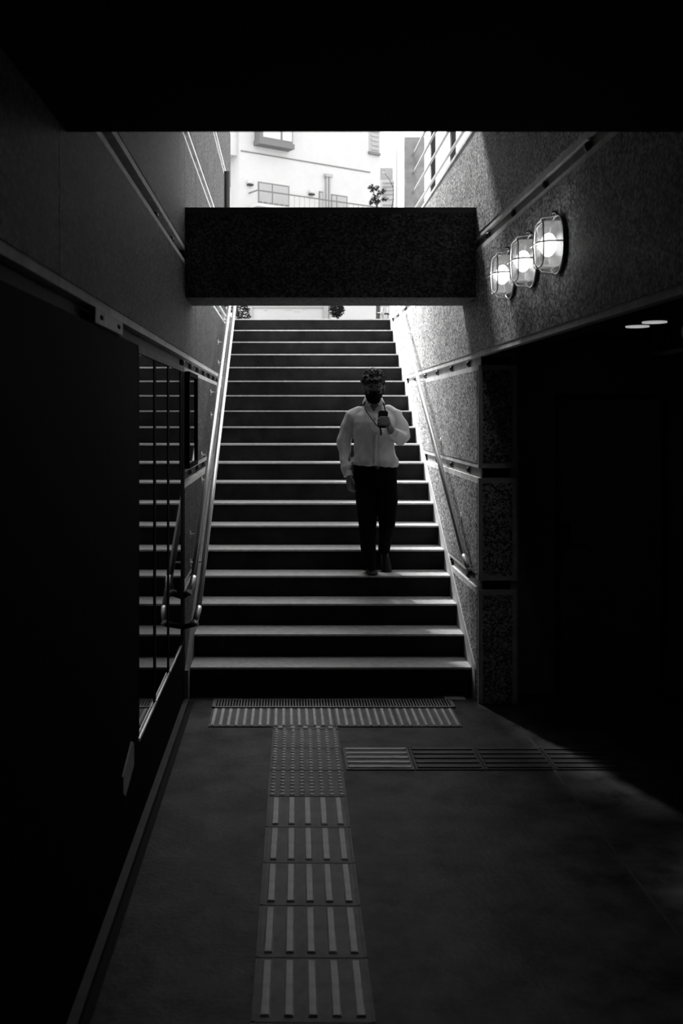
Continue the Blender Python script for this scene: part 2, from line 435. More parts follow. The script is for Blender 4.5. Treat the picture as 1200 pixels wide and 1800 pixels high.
# ------------------------------------------------------------------ stair
st = thing('staircase', 'nineteen step stone stair rising to the street', 'staircase', ((XL+XR)/2, Y0, 0), kind='structure')
for k in range(1, NST+1):
    y, z = nose(k)
    zb = 0 if k == 1 else nose(k-1)[1]
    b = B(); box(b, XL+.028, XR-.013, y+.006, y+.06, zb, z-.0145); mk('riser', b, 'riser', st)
    y1 = y+T_+.006 if k < NST else y+.5
    b = B(); box(b, XL+.028, XR-.013, y+.17, y1, z-.026, z); t_ = mk('tread', b, 'tread', st)
    b = B(); box(b, XL+.028, XR-.013, y, y+.1695, z-.014, z); mk('nosing', b, 'tread', t_, bevel=.0055, seg=2)
    b = B(); box(b, XL+.028, XR-.013, y+.061, y+.1695, z-.026, z-.0145); mk('bed', b, 'riser', t_)
b = B()
pts = [(Y0+.06, 0)]
for k in range(1, NST+1):
    y, z = nose(k); pts += [(y+.06, z-.027), (y+T_+.06, z-.027)]
pts += [(pts[-1][0], 0)]
prism(b, pts, 'x', XL+.03, XR-.015); mk('stair_core', b, 'smooth_d', st)

# ------------------------------------------------------------------ beam and ceilings
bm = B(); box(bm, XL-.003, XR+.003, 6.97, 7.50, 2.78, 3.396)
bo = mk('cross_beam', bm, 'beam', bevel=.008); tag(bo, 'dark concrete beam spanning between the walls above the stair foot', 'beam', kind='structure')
b = B(); box(b, XL, XR, 6.962, 7.0, 3.36, 3.40); mk('beam_cap', b, 'smooth_d', bo)
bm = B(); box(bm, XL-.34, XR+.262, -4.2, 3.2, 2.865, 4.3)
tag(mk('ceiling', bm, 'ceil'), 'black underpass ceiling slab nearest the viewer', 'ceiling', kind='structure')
bm = B(); box(bm, XL-.04, XR+.28, 3.2, ROOF_END, 4.03, 4.3)
tag(mk('ceiling_upper', bm, 'ceil'), 'raised roof slab between ceiling edge and cross beam', 'ceiling', kind='structure')
bm = B(); box(bm, XR+.262, 4.4, -4.2, 7.36, 2.5, 3.15)
tag(mk('ceiling_side', bm, 'ceil'), 'low dark ceiling of the side passage with round downlights', 'ceiling', kind='structure')
bm = B(); box(bm, -1.1, 4.4, -4.4, -4.2, -.25, 4.3)  # unseen wall added behind the camera to shut light out
tag(mk('wall_back_blocker', bm, 'black'), 'unseen wall added behind the viewer to keep the underpass dark', 'wall', kind='structure')
bm = B(); box(bm, 4.2, 4.4, -4.2, 7.36, 0, 2.5)
tag(mk('wall_side', bm, 'black'), 'dark far side wall of the side passage', 'wall', kind='structure')
bm = B()
box(bm, XR+.262, 1.905, 7.165, 7.35, 0, 2.5); box(bm, 2.70, 4.2, 7.165, 7.35, 0, 2.5); box(bm, 1.905, 2.70, 7.165, 7.35, 2.12, 2.5); box(bm, XR+.29, 4.4, 7.36, 7.6, 0, 3.15)
tag(mk('wall_door', bm, 'door'), 'grey wall beside the stair that holds the steel door', 'wall', kind='structure')

# street level
bm = B(); box(bm, -40, 60, YTOP+.35, 110, ZTOP-.2, ZTOP-.001); box(bm, XR+.29, 60, 7.4, YTOP+.35, ZTOP-.2, ZTOP-.001)
tag(mk('street', bm, 'street'), 'street surface beyond the top of the stair', 'street', kind='structure')

# ------------------------------------------------------------------ steel door in the side passage
d = thing('door_1', 'flush grey steel door with lever handle in the side passage', 'door', (2.3, 7.2, 0), kind='structure')
b = B(); box(b, 1.935, 2.665, 7.19, 7.23, .01, 2.085); mk('door_leaf', b, 'door', d, bevel=.002)
b = B(); box(b, 1.906, 1.928, 7.155, 7.25, 0, 2.118); box(b, 2.675, 2.699, 7.155, 7.25, 0, 2.118); box(b, 1.928, 2.675, 7.155, 7.25, 2.09, 2.118)
mk('door_frame', b, 'black', d)
b = B(); box(b, 1.95, 2.015, 7.175, 7.19, 1.06, 1.20); hp = mk('lock_plate', b, 'post', d, bevel=.003)
b = B(); tube(b, [(1.985, 7.19, 1.05), (1.985, 7.13, 1.05), (2.00, 7.125, 1.05), (2.11, 7.125, 1.05)], .013, 8); mk('lever_handle', b, 'steel_d', d, smooth=True)

# ------------------------------------------------------------------ glazed display case in the left wall
dc = thing('display_case', 'black glazed case of three panes in the left wall, mirroring the steps', 'display case', (XL, 5.75, .43))
b = B(); box(b, XL-.039, XL-.034, 4.78, 6.92, .43, 2.26); mk('back', b, 'black', dc)
b = B()
for (ya, yb) in ((4.765, 4.815), (5.365, 5.435), (5.985, 6.055), (6.70, 6.78)): box(b, XL-.03, XL+.0005, ya, yb, .44, 2.262)
mk('mullions', b, 'black', dc, bevel=.002)
for (ya, yb, off) in ((4.816, 5.364, .003), (5.436, 5.984, .003), (6.056, 6.70, .0)):
    b = B(); box(b, XL-.016-off, XL-off, ya+.001, yb-.001, .455, 2.258); mk('pane', b, 'pane', dc)
for (ya, yb) in ((4.78, 5.39), (5.41, 6.005), (6.03, 6.72)):
    b = B(); box(b, XL-.02, XL+.007, ya, yb, .425, .44); mk('sill', b, 'steel', dc, bevel=.002)
b = B(); box(b, XL-.02, XL+.004, 6.785, 6.92, .44, 2.262); mk('end_panel', b, 'black', dc)

# poster frame on the stair wall
pf = thing('poster_frame', 'narrow glass fronted notice frame on the left stair wall by the handrails', 'poster frame', (XL, 7.28, 1.93))
b = B()
y0, y1, z0, z1 = 6.95, 7.62, 1.60, 2.27
for a in ((y0, y0+.04, z0, z1), (y1-.04, y1, z0, z1), (y0, y1, z0, z0+.03), (y0, y1, z1-.03, z1)): box(b, XL, XL+.035, *a)
mk('frame', b, 'black', pf, bevel=.003)
b = B(); box(b, XL+.002, XL+.008, y0+.03, y1-.03, z0+.02, z1-.02); mk('notice_sheet', b, 'midgrey', pf)
b = B(); box(b, XL+.018, XL+.022, y0+.041, y1-.041, z0+.031, z1-.031); mk('glass', b, mat_glass('frame_glass', .6, .02, .03, .15), pf)

# small pale plaque low on the left wall
pq = at(222, 1328, 4.44)
b = B(); prism(b, [(4.30, .36), (4.36, .325), (4.60, .375), (4.60, .475), (4.55, .50), (4.30, .43)], 'x', XL, XL+.008)
# kept as its own small thing
tag(mk('wall_plaque', b, 'plate'), 'small pale plaque low on the black left wall', 'plaque')

# ------------------------------------------------------------------ handrails
def handrail(name, label, side, x, hgt, ybot, wall, tail, r=.0195):
    y1 = YTOP+.35
    root = thing(name, label, 'handrail', (x, ybot, 0), group='stair handrails')
    b = B(); tube(b, [(x, ybot, zn(ybot)+hgt), (x, y1-.3, zn(y1-.3)+hgt)], r, 14); mk('rail', b, 'steel', root, smooth=True)
    b = B(); zb = zn(ybot)+hgt
    e1 = Vector((x+side*.006, ybot-.05, zb-.034)); e2 = Vector((x+side*tail, ybot-.085, zb-.085))
    tube(b, [(x, ybot+.004, zb+.002), (x, ybot-.012, zb-.007), e1, e2], r*1.08, 12)
    mk('end_bend', b, 'steel', root, smooth=True)
    dd = (e2-e1).normalized(); b = B(); tube(b, [e2-dd*.004, e2+dd*.008], .030, 14); mk('end_flange', b, 'steel', root, smooth=False)
    b = B(); tube(b, [e2+dd*.008, Vector((wall, ybot+.08, e2.z-.06))], .017, 10); mk('end_socket', b, 'post', root, smooth=True)
    y = ybot+.55
    while y < y1-.4:
        z = zn(y)+hgt
        b = B(); tube(b, [(x, y, z-r*.9), (x, y, z-.05), (x+side*.01, y, z-.065), (wall, y, z-.07)], .007, 8)
        br = mk('bracket', b, 'steel', root, smooth=True)
        b = B(); tube(b, [(wall-side*.008, y, z-.07), (wall+side*.001, y, z-.07)], .028, 12); mk('bracket_plate', b, 'steel', br)
        y += 1.0
    return root
handrail('handrail', 'upper steel handrail of the pair on the left stair wall', -1, -.62, .85, 6.76, XL, .03)
handrail('handrail', 'lower steel handrail of the pair on the left stair wall', -1, -.588, .63, 6.785, XL, .02)
handrail('handrail', 'single steel handrail on the right stair wall', 1, 1.23, .83, 7.0, XR-.004, .02)

# ------------------------------------------------------------------ bulkhead lamps
def lamp(y, z, label):
    root = thing('bulkhead_lamp', label, 'wall lamp', (XR-.004, y, z), group='bulkhead lamps on the right wall')
    x = XR-.004
    def rsq(b, secs, n=40):
        R = []
        for (dx, hy, hz, p) in secs:
            ring = []
            for j in range(n):
                a = 2*PI*j/n; ca, sa = math.cos(a), math.sin(a)
                ring.append(b.verts.new((x-dx, y+hy*math.copysign(abs(ca)**(2/p), ca), z+hz*math.copysign(abs(sa)**(2/p), sa))))
            R.append(ring)
        for i in range(len(R)-1):
            for j in range(n): b.faces.new((R[i][j], R[i][(j+1) % n], R[i+1][(j+1) % n], R[i+1][j]))
        return R
    b = B(); R = rsq(b, [(0, .128, .136, 2.2), (.016, .128, .136, 2.2), (.022, .118, .126, 2.4), (.022, .09, .10, 3)]); b.faces.new(R[-1])
    mk('base', b, 'steel_d', root, smooth=False)
    b = B(); R = rsq(b, [(.022, .096, .110, 4.5), (.085, .093, .107, 5), (.100, .086, .100, 5), (.106, .074, .088, 5)]); b.faces.new(R[-1])
    mk('glass_jar', b, 'lampglass', root, smooth=True)
    b = B(); ell(b, Vector((x-.058, y, z)), (.036, .064, .056), u=16, v=12); mk('bulb', b, 'bulb', root, smooth=True)
    ld = bpy.data.lights.new('lamp_light', 'POINT'); ld.energy = 0.8; ld.shadow_soft_size = .02
    lo_ = bpy.data.objects.new('lamp_light', ld); link(lo_, root); lo_.location = (x-.099, y, z)
    # wire guard : rim loop, horizontal and vertical hoops
    gd = bpy.data.objects.new('wire_guard', None); link(gd, root)
    def ring(dx, hy, hz, p=4.5, n=32):
        pts = []
        for j in range(n+1):
            a = 2*PI*j/n; ca, sa = math.cos(a), math.sin(a)
            pts.append((x-dx, y+hy*math.copysign(abs(ca)**(2/p), ca), z+hz*math.copysign(abs(sa)**(2/p), sa)))
        return pts
    for nm, pts in (('wire', ring(.020, .130, .138, 2.2)), ('wire', ring(.104, .094, .108)),
        ('wire', [(x-.015, y-.128, z), (x-.09, y-.122, z), (x-.122, y-.085, z), (x-.128, y+.0, z), (x-.122, y+.085, z), (x-.09, y+.122, z), (x-.015, y+.128, z)]),
        ('wire', [(x-.015, y, z-.138), (x-.09, y, z-.13), (x-.122, y, z-.09), (x-.128, y, z), (x-.122, y, z+.09), (x-.09, y, z+.13), (x-.015, y, z+.138)])):
        b = B(); tube(b, pts, .0042, 6, cap=True); mk('wire', b, 'steel', root, smooth=True)
    bpy.data.objects.remove(gd)
    b = B(); tube(b, [(x-.005, y-.02, z+.12), (x-.03, y-.02, z+.155), (x-.045, y-.02, z+.15)], .008, 8); mk('catch', b, 'steel_d', root, smooth=True)
for y, l in ((4.82, 'caged bulkhead lamp on the right wall, nearest and largest of three'),
             (5.33, 'caged bulkhead lamp on the right wall, middle of three'),
             (5.84, 'caged bulkhead lamp on the right wall, farthest and smallest, beside the beam')):
    lamp(y, 2.78, l)

# downlights of the side passage
for y, l in ((5.74, 'round recessed downlight in the side passage ceiling, the nearer one'), (6.02, 'round recessed downlight in the side passage ceiling, the farther one')):
    root = thing('downlight', l, 'downlight', (2.09, y, 2.5), group='downlights of the side passage')
    b = B(); n = 24
    v = [[b.verts.new((2.09+r*math.cos(2*PI*j/n), y+r*math.sin(2*PI*j/n), zz)) for j in range(n)] for r, zz in ((.068, 2.5), (.068, 2.492), (.045, 2.492), (.040, 2.5))]
    for i in range(3):
        for j in range(n): b.faces.new((v[i][j], v[i][(j+1) % n], v[i+1][(j+1) % n], v[i+1][j]))
    mk('trim_ring', b, 'downlight', root)
    b = B(); bmesh.ops.create_circle(b, cap_ends=True, segments=24, radius=.041, matrix=Matrix.Translation((2.09, y, 2.4985))); mk('diffuser', b, 'downlight', root)
# hanging box sign
sg = thing('hanging_sign_box', 'dark box hanging from the side passage ceiling beside the downlights', 'sign box', (2.36, 5.5, 2.5))
b = B(); box(b, 2.31, 2.42, 4.5, 6.32, 2.36, 2.5); mk('body', b, 'black', sg, bevel=.004)
b = B(); box(b, 2.295, 2.43, 4.5, 6.335, 2.335, 2.36); mk('bottom_rail', b, 'smooth_d', sg, bevel=.003)
b = B(); box(b, 2.295, 2.312, 6.30, 6.335, 2.36, 2.5); mk('end_rail', b, 'smooth_d', sg)
b = B(); tube(b, [(2.312, 5.83, 2.45), (2.290, 5.83, 2.45)], .035, 16); mk('indicator_disc', b, 'plate', sg)

# ------------------------------------------------------------------ the man coming down the stair
YM = 8.12
PX = YM/F_PX
man = thing('person', 'man in white shirt and black mask walking down the stair reading a phone', 'person', tuple(at(655, 1008, 8.1)))
def P(px, py, dy=0.0): return at(px, py, YM+dy)

# skin body : head, neck, arms, hands, trunk and legs as one surface
b = B()
H = P(656.5, 679.5, -.01)                       # centre of the skull
tilt = Quaternion((1, 0, 0), math.radians(18))   # head bowed to the phone
def hp(x, y, z): return H + tilt @ Vector((x, y, z))
ell(b, hp(0, .012, .022), (.078, .094, .092), tilt, 24, 18)
ell(b, hp(0, -.022, -.030), (.066, .066, .085), tilt, 20, 14)
ell(b, hp(0, -.048, -.088), (.036, .034, .028), tilt, 14, 10)
ell(b, hp(0, -.070, .012), (.052, .020, .016), tilt)              # brow
tube(b, [hp(0, -.078, .006), hp(0, -.092, -.018), hp(0, -.100, -.034)], [.009, .011, .014], 10)   # nose
for s in (-1, 1):
    ell(b, hp(s*.016, -.084, -.036), (.009, .010, .008), tilt, 8, 6)
    ell(b, hp(s*.040, -.066, -.026), (.022, .020, .018), tilt)    # cheek bone
    ell(b, hp(s*.080, .010, -.012), (.011, .021, .033), tilt, 12, 10)   # ear
ell(b, hp(0, -.086, -.062), (.024, .010, .010), tilt)             # lips
NB = P(656, 722, .04)
tube(b, [hp(0, .015, -.04), P(656, 706, .02), NB, P(656, 740, .05)], [.058, .056, .060, .08], 16)
SHL, SHR = P(617, 733, .03), P(697, 731, .03)
loft(b, [(P(657, 845, .02), .145, .10), (P(657, 800, .02), .150, .105), (P(657, 765, .02), .155, .105), (P(657, 738, .03), .165, .10), (P(657, 724, .04), .13, .075)], 24)
ELL_, WRL = P(605.5, 780, .07), P(612, 833, -.01)
ELR, WRR = P(708, 771, -.02), P(687, 757, -.26)
tube(b, [SHL, ELL_, WRL], [.05, .040, .028], 12); tube(b, [SHR, ELR, WRR], [.05, .040, .028], 12)
HIPL, KNL, ANL = P(641, 852, .03), P(645, 924, -.07), P(649.5, 990, .03)
HIPR, KNR, ANR = P(677, 852, .03), P(681, 918, -.10), P(675, 962, .17)
tube(b, [HIPL, KNL, ANL], [.075, .052, .036], 12); tube(b, [HIPR, KNR, ANR], [.075, .052, .036], 12)
# hanging hand (image left): palm, four fingers slightly curled, thumb
def finger(b, base, d1, d2, ln, r):
    p1 = base+d1*ln*.42; p2 = p1+(d1*.6+d2*.4).normalized()*ln*.32; p3 = p2+(d1*.25+d2*.75).normalized()*ln*.26
    tube(b, [base-d1*.012, p1, p2, p3], [r*1.06, r, r*.94, r*.74], 8); ell(b, p3, (r*.74,)*3, None, 8, 6)
hd = (P(617, 866, -.03)-WRL).normalized(); fw = Vector((.55, -.8, -.1)).normalized(); fw = (fw-hd*fw.dot(hd)).normalized(); sd_ = hd.cross(fw).normalized()
pc = WRL+hd*.050
for q in (-.024, -.009, .006, .021): tube(b, [WRL+fw*q*.5, pc+fw*q*1.1+hd*.035], [.015, .0135], 8)
for q, ln in ((-.029, .062), (-.010, .076), (.009, .080), (.028, .072)): finger(b, WRL+hd*.088+fw*q, hd, sd_*-1, ln, .0085)
finger(b, WRL+hd*.035+fw*.026, (hd*.75+fw*.65).normalized(), hd, .062, .010)
# phone and the hand closed round it (image right)
PH = P(672.5, 737, -.34)                       # middle of the phone
pu = Vector((.10, .42, .90)).normalized()       # up the phone
pn = Vector((.12, .88, -.42)); pn = (pn-pu*pn.dot(pu)).normalized()   # screen normal, to the face
pr = pu.cross(pn).normalized()                  # along its width
if pr.x < 0: pr = -pr
palm = PH-pu*.040+pr*.040-pn*.016
wd = (palm-WRR)
for q in (-.03, -.012, .006, .024): tube(b, [WRR+pu*q*.4, palm+pu*(q+.012)-pn*.004], [.019, .014], 8)
tube(b, [WRR, palm-pn*.006], [.026, .022], 10)
for i, (q, ln) in enumerate(((.046, .080), (.026, .088), (.006, .084), (-.014, .070))):   # fingers wrap behind the phone to its far edge
    base = PH+pr*.050-pu*(.042-q*1.05)-pn*.015
    p1 = base-pr*.034-pn*.006; p2 = p1-pr*.030+pn*.000; p3 = p2-pr*(ln-.055)*.75+pn*.012
    tube(b, [base, p1, p2, p3], [.0098, .0096, .0088, .0072], 8); ell(b, p3, (.0072,)*3, None, 8, 6)
tb = PH+pr*.044-pu*.050+pn*.004                 # thumb up the near side of the screen
tube(b, [WRR.lerp(palm, .6), tb, tb+pu*.030-pr*.006+pn*.010, tb+pu*.056-pr*.016+pn*.010], [.015, .0115, .0105, .008], 8)
body = remesh('body', b, 'skin', man, voxel=.0058, smooth_it=2)

# shirt
def wr_noise(co, s, st_): return noise.noise(Vector((co.x*st_[0], co.y*st_[1], co.z*st_[2]))*s)
b = B()
cxm = 657
loft(b, [(P(659, 819, .02), .174, .125), (P(658.5, 812, .02), .186, .134), (P(658, 800, .02), .174, .132), (P(657, 780, .015), .160, .126), (P(657, 758, .015), .166, .124),
         (P(657, 742, .02), .176, .118), (P(657, 730, .03), .168, .102), (P(656.5, 722, .04), .135, .082), (P(656, 714, .045), .086, .066), (P(656, 709.5, .045), .062, .056)], 32, 2.2)
tube(b, [P(648, 722, .045), P(632, 724.5, .04), P(618, 732, .035), P(610, 749, .045), P(605, 777, .07), P(605.5, 803, .04), P(608, 821, .01), P(610.5, 833, -.008)],
     [.035, .050, .060, .060, .055, .050, .045, .036], 16)
tube(b, [P(666, 721, .045), P(681, 723, .04), P(695, 730, .032), P(704, 749, .01), P(708, 768, -.02), P(704, 771, -.07), P(696, 765, -.15), P(688.5, 758.5, -.235)],
     [.035, .050, .060, .061, .058, .056, .052, .042], 16)
nk_y = P(656, 710, .0)[1]
def shirt_d(co):
    a = noise.noise(Vector((co.x*9+co.z*4, co.y*7, co.z*5-co.x*5)))*.013
    c = noise.noise(Vector((co.x*24-co.z*10, co.y*16, co.z*9)))*.006
    low = max(0, 1-(co.z-P(0, 815)[2])/.12)
    e = noise.noise(Vector((co.x*18, co.y*18, co.z*22)))*.008*low
    v = 0.0
    top = P(0, 708)[2]; low_ = P(0, 724)[2]
    if co.y < nk_y and low_ < co.z < top+.02 and abs(co.x-P(656, 0)[0]) < .040*(co.z-low_)/(top-low_): v = -.030
    return a+c+e+v
shirt = remesh('shirt', b, 'shirt', man, voxel=.0075, smooth_it=5, disp=shirt_d)
# collar, placket, cuffs
b = B(); nk = P(656, 709, .045)
def collar_ring(r, z, dz):
    return [nk+Vector((r[0]*math.sin(a), -r[1]*math.cos(a), z+dz*math.cos(a))) for a in [math.radians(34+292*i/24) for i in range(25)]]
top = collar_ring((.070, .066), .046, -.014); outr = collar_ring((.090, .088), .002, -.026); inn = collar_ring((.060, .056), .0, -.014)
vt = [[b.verts.new(p) for p in r] for r in (inn, top, outr)]
for i in range(2):
    for j in range(24): b.faces.new((vt[i][j], vt[i][j+1], vt[i+1][j+1], vt[i+1][j]))
o = mk('collar', b, 'shirt', shirt, smooth=True); sm = o.modifiers.new('t', 'SOLIDIFY'); sm.thickness = .004; sm.offset = 0
for s in (-1, 1):                               # collar points
    b = B(); c0 = nk+Vector((s*.034, -.062, .022))
    q = [c0, c0+Vector((s*.030, .012, .004)), c0+Vector((s*.036, -.022, -.034)), c0+Vector((s*.012, -.036, -.052)), c0+Vector((-s*.008, -.028, -.032))]
    f = [b.verts.new(p) for p in q]; b.faces.new(f)
    o = mk('collar_point', b, 'shirt', shirt); sm = o.modifiers.new('t', 'SOLIDIFY'); sm.thickness = .005; sm.offset = 0
for p, q, r in ((P(610, 828, 0), P(612, 837, -.012), .036), (P(690, 760, -.22), P(685, 755, -.275), .041)):
    b = B(); tube(b, [p, q], [r, r*1.02], 16); mk('cuff', b, 'shirt', shirt, smooth=False, bevel=.003)
b = B()
pts = []
for i in range(12):
    t = i/11; z = P(0, 728+t*88)[2]; yy = YM+.02-(.094+.040*min(1, t*2.2)) - .004
    pts.append((P(657, 0)[0]+.006*math.sin(t*5), yy, z))
for i in range(11):
    a, c = Vector(pts[i]), Vector(pts[i+1])
    v = [b.verts.new(p) for p in (a+Vector((-.014, 0, 0)), a+Vector((.014, 0, 0)), c+Vector((.014, 0, 0)), c+Vector((-.014, 0, 0)))]
    b.faces.new(v)
bmesh.ops.remove_doubles(b, verts=b.verts[:], dist=.0005)
o = mk('placket', b, 'shirt', shirt, smooth=True); sm = o.modifiers.new('t', 'SOLIDIFY'); sm.thickness = .003; sm.offset = 0
for i in (1, 4, 7, 10):
    b = B(); ell(b, Vector(pts[i])+Vector((0, -.005, 0)), (.005, .002, .005), None, 10, 6); mk('button', b, 'offwhite', shirt, smooth=True)

# trousers
b = B()
loft(b, [(P(659.5, 856, .03), .168, .115), (P(659.5, 838, .03), .178, .122), (P(659, 824, .03), .176, .122), (P(659, 813, .025), .168, .116)], 28, 2.2)
tube(b, [P(643, 845, .03), P(643.5, 876, .0), P(645, 905, -.04), P(646, 926, -.065), P(646, 950, -.03), P(648, 985, .02), P(649, 1001, .03)], [.094, .088, .077, .071, .064, .057, .056], 16)
tube(b, [P(677, 845, .03), P(681, 876, -.02), P(681, 902, -.07), P(680, 920, -.09), P(678, 938, -.0), P(675, 960, .14), P(674.5, 968, .17)], [.096, .088, .075, .068, .060, .053, .050], 16)
tr = remesh('trousers', b, 'trouser', man, voxel=.008, smooth_it=5, disp=lambda co: noise.noise(Vector((co.x*14, co.y*10, co.z*16)))*.005)
b = B(); ell(b, P(663, 822, -.10), (.018, .006, .012), None, 12, 8); mk('belt_buckle', b, 'steel_d', tr, smooth=True)
# shoes
def shoe(heel, toe, up, name='shoe'):
    b = B(); d = (toe-heel); L = d.length; d.normalize(); up = (up-d*up.dot(d)).normalized(); s = d.cross(up)
    secs = [(0, .028, .055, .0), (.06, .038, .062, .0), (.28, .036, .072, .0), (.50, .042, .055, 0), (.72, .047, .040, 0), (.90, .038, .030, .002), (1.0, .018, .016, .004)]
    R = []
    for t, wd_, hh, lo in secs:
        ring = []
        for j in range(14):
            a = 2*PI*j/14; u = math.cos(a); v = math.sin(a)
            ring.append(b.verts.new(heel+d*L*t+s*wd_*u*(1 if v > 0 else 1)+up*(lo+hh*(.5+.5*math.copysign(abs(v)**.7, v)))))
        R.append(ring)
    for i in range(len(R)-1):
        for j in range(14): b.faces.new((R[i][j], R[i][(j+1) % 14], R[i+1][(j+1) % 14], R[i+1][j]))
    b.faces.new(R[0][::-1]); b.faces.new(R[-1])
    return mk(name, b, 'shoe', man, smooth=True)
zs = nose(4)[1]
xa = P(651, 0)[0]
shoe(Vector((xa-.004, 8.235, zs)), Vector((xa+.012, 7.975, zs)), Vector((0, 0, 1)))
a0 = P(673.5, 972, .235); shoe(a0, a0+Vector((.012, -.185, -.165)), Vector((0, -.65, .75)))

# hair : a cap of curly tufts
b = B()
rnd = random.Random(3)
ell(b, hp(0, .022, .040), (.086, .098, .088), tilt, 20, 14)
for i in range(150):
    a = rnd.uniform(0, 2*PI); e = math.acos(rnd.uniform(-.15, 1))
    v = Vector((math.sin(e)*math.cos(a), math.sin(e)*math.sin(a), math.cos(e)))
    if v.y < -.35 and v.z < .42: continue
    if v.z < .05 and v.y < .15: continue
    p = hp(v.x*.087, .020+v.y*.098, .040+v.z*.092)
    r = rnd.uniform(.010, .018); ell(b, p, (r, r, r), None, 8, 6)
for s in (-1, 1):
    for q in range(4): ell(b, hp(s*.080, -.005+q*.014, .032-q*.008), (.012, .016, .022), tilt, 8, 6)
for q in range(7): ell(b, hp(-.058+q*.018, -.072-.010*math.cos((q-3)*.5), .070+.004*(q % 2)), (.017, .015, .018), tilt, 8, 6)
remesh('hair', b, 'hair', man, voxel=.0055, smooth_it=1, disp=lambda co: noise.noise(co*80)*.010)
# mask
b = B(); nu, nv = 17, 9
G = []
for j in range(nv):
    t = j/(nv-1); row = []
    for i in range(nu):
        s = i/(nu-1)*2-1; a = s*1.35
        zt = -.018-.088*t + .012*(1-abs(s))*(1-t) - .010*(1-s*s)*t
        rx = .072-.016*t*t; ry = .098-.004*t + .020*max(0, 1-abs(s)*2.2)*math.sin(PI*min(1, t*1.1+.12))
        row.append(b.verts.new(hp(rx*math.sin(a), -.004-ry*math.cos(a)*(1 if True else 0), zt)))
    G.append(row)
for j in range(nv-1):
    for i in range(nu-1): b.faces.new((G[j][i], G[j][i+1], G[j+1][i+1], G[j+1][i]))
o = mk('face_mask', b, 'mask', man, smooth=True); sm = o.modifiers.new('t', 'SOLIDIFY'); sm.thickness = .003; sm.offset = 1
for s in (-1, 1):
    b = B(); tube(b, [hp(s*.070, -.026, -.028), hp(s*.084, .0, -.006), hp(s*.089, .018, .006), hp(s*.086, .022, -.030), hp(s*.062, -.03, -.085)], .0022, 6); mk('ear_loop', b, 'mask', man, smooth=True)
# eyes and glasses
for s in (-1, 1):
    b = B(); ell(b, hp(s*.032, -.082, -.002), (.014, .006, .005), tilt, 10, 8); mk('eye', b, 'eye', man, smooth=True)
    b = B(); ell(b, hp(s*.033, -.090, .024), (.022, .006, .005), tilt, 10, 8); mk('eyebrow', b, 'hair', man, smooth=True)
gl = bpy.data.objects.new('glasses', None); link(gl, man); gl.location = H
gl.matrix_parent_inverse = Matrix.Translation(man.location).inverted()
def gpart(name, bm, m):
    o = mk(name, bm, m, None, smooth=True); o.parent = gl; o.matrix_parent_inverse = Matrix.Translation(H).inverted(); return o
for s in (-1, 1):
    b = B(); tube(b, [hp(s*.035+.027*math.cos(a), -.104, -.010+.019*math.sin(a)) for a in [2*PI*i/20 for i in range(21)]], .0016, 6); gpart('rim', b, 'steel_d')
    b = B(); bmesh.ops.create_circle(b, cap_ends=True, segments=20, radius=1.0, matrix=Matrix.Translation(hp(s*.035, -.104, -.010)) @ tilt.to_matrix().to_4x4() @ Matrix.Rotation(PI/2, 4, 'X') @ Matrix.Diagonal((.026, .018, 1, 1))); gpart('lens', b, 'lens')
    b = B(); tube(b, [hp(s*.061, -.103, -.006), hp(s*.080, -.09, -.004), hp(s*.086, .012, .004)], .0018, 6); gpart('temple', b, 'steel_d')
b = B(); tube(b, [hp(-.009, -.106, -.006), hp(0, -.110, -.003), hp(.009, -.106, -.006)], .0016, 6); gpart('bridge', b, 'steel_d')
# lanyard
b = B()
tube(b, [P(651, 707, .09), P(643, 706, .03), P(639.5, 711, -.05), P(643, 722, -.108), P(652, 735, -.132), P(661, 747, -.146), P(667.5, 752, -.150)], .0125, 8, flat=.22)
mk('lanyard', b, 'cord', man, smooth=True)
b = B(); tube(b, [P(661, 707, .09), P(670.5, 706, .03), P(674.5, 711, -.05), P(677, 722, -.112), P(675, 738, -.14), P(669, 752, -.150)], .0125, 8, flat=.22)
mk('lanyard', b, 'cord', man, smooth=True)
b = B(); tube(b, [P(668, 751, -.150), P(669, 758, -.152), P(669.5, 765, -.153)], [.006, .007, .007], 8); mk('lanyard_clip', b, 'cord', man, smooth=True)

# phone
b = B(); box(b, -.037, .037, -.0045, .0045, -.072, .072)
bmesh.ops.bevel(b, geom=[e for e in b.edges if abs((e.verts[0].co-e.verts[1].co).y) > .005], offset=.009, segments=3, affect='EDGES')
ph = mk('mobile_phone', b, 'phone'); tag(ph, 'black mobile phone held up in the man\'s hand', 'phone')
mtx = Matrix((pr, pn, pu)).transposed().to_4x4(); ph.matrix_world = Matrix.Translation(PH) @ mtx

# ------------------------------------------------------------------ parapet fence on the right
YP = 12.0
fn = thing('slat_fence', 'metal slat fence with dark posts on top of the right parapet', 'fence', (1.5, 9.5, 3.95))
for zz in (5.06, 4.84, 4.615, 4.39, 4.165):
    b = B(); box(b, 1.498, 1.522, 7.0, YP-.002, zz-.007, zz+.007); mk('slat', b, 'rail_w', fn, bevel=.002)
for yy in (8.19, 9.40, 10.68):
    b = B(); box(b, 1.527, 1.57, yy-.04, yy+.04, 3.951, 5.4); mk('post', b, 'post', fn)
b = B(); box(b, XR-.01, XR+.29, 6.98, 12.74, 3.951, 3.975)
tag(mk('trim_3', b, 'smooth'), 'pale coping strip along the right parapet top', 'coping', kind='structure')
b = B(); box(b, 1.40, 1.64, YP, YP+.35, 3.976, 5.27)
pi_ = mk('gate_pillar', b, 'grey_conc', bevel=.006); tag(pi_, 'weathered grey concrete pillar at the end of the slat fence', 'pillar')

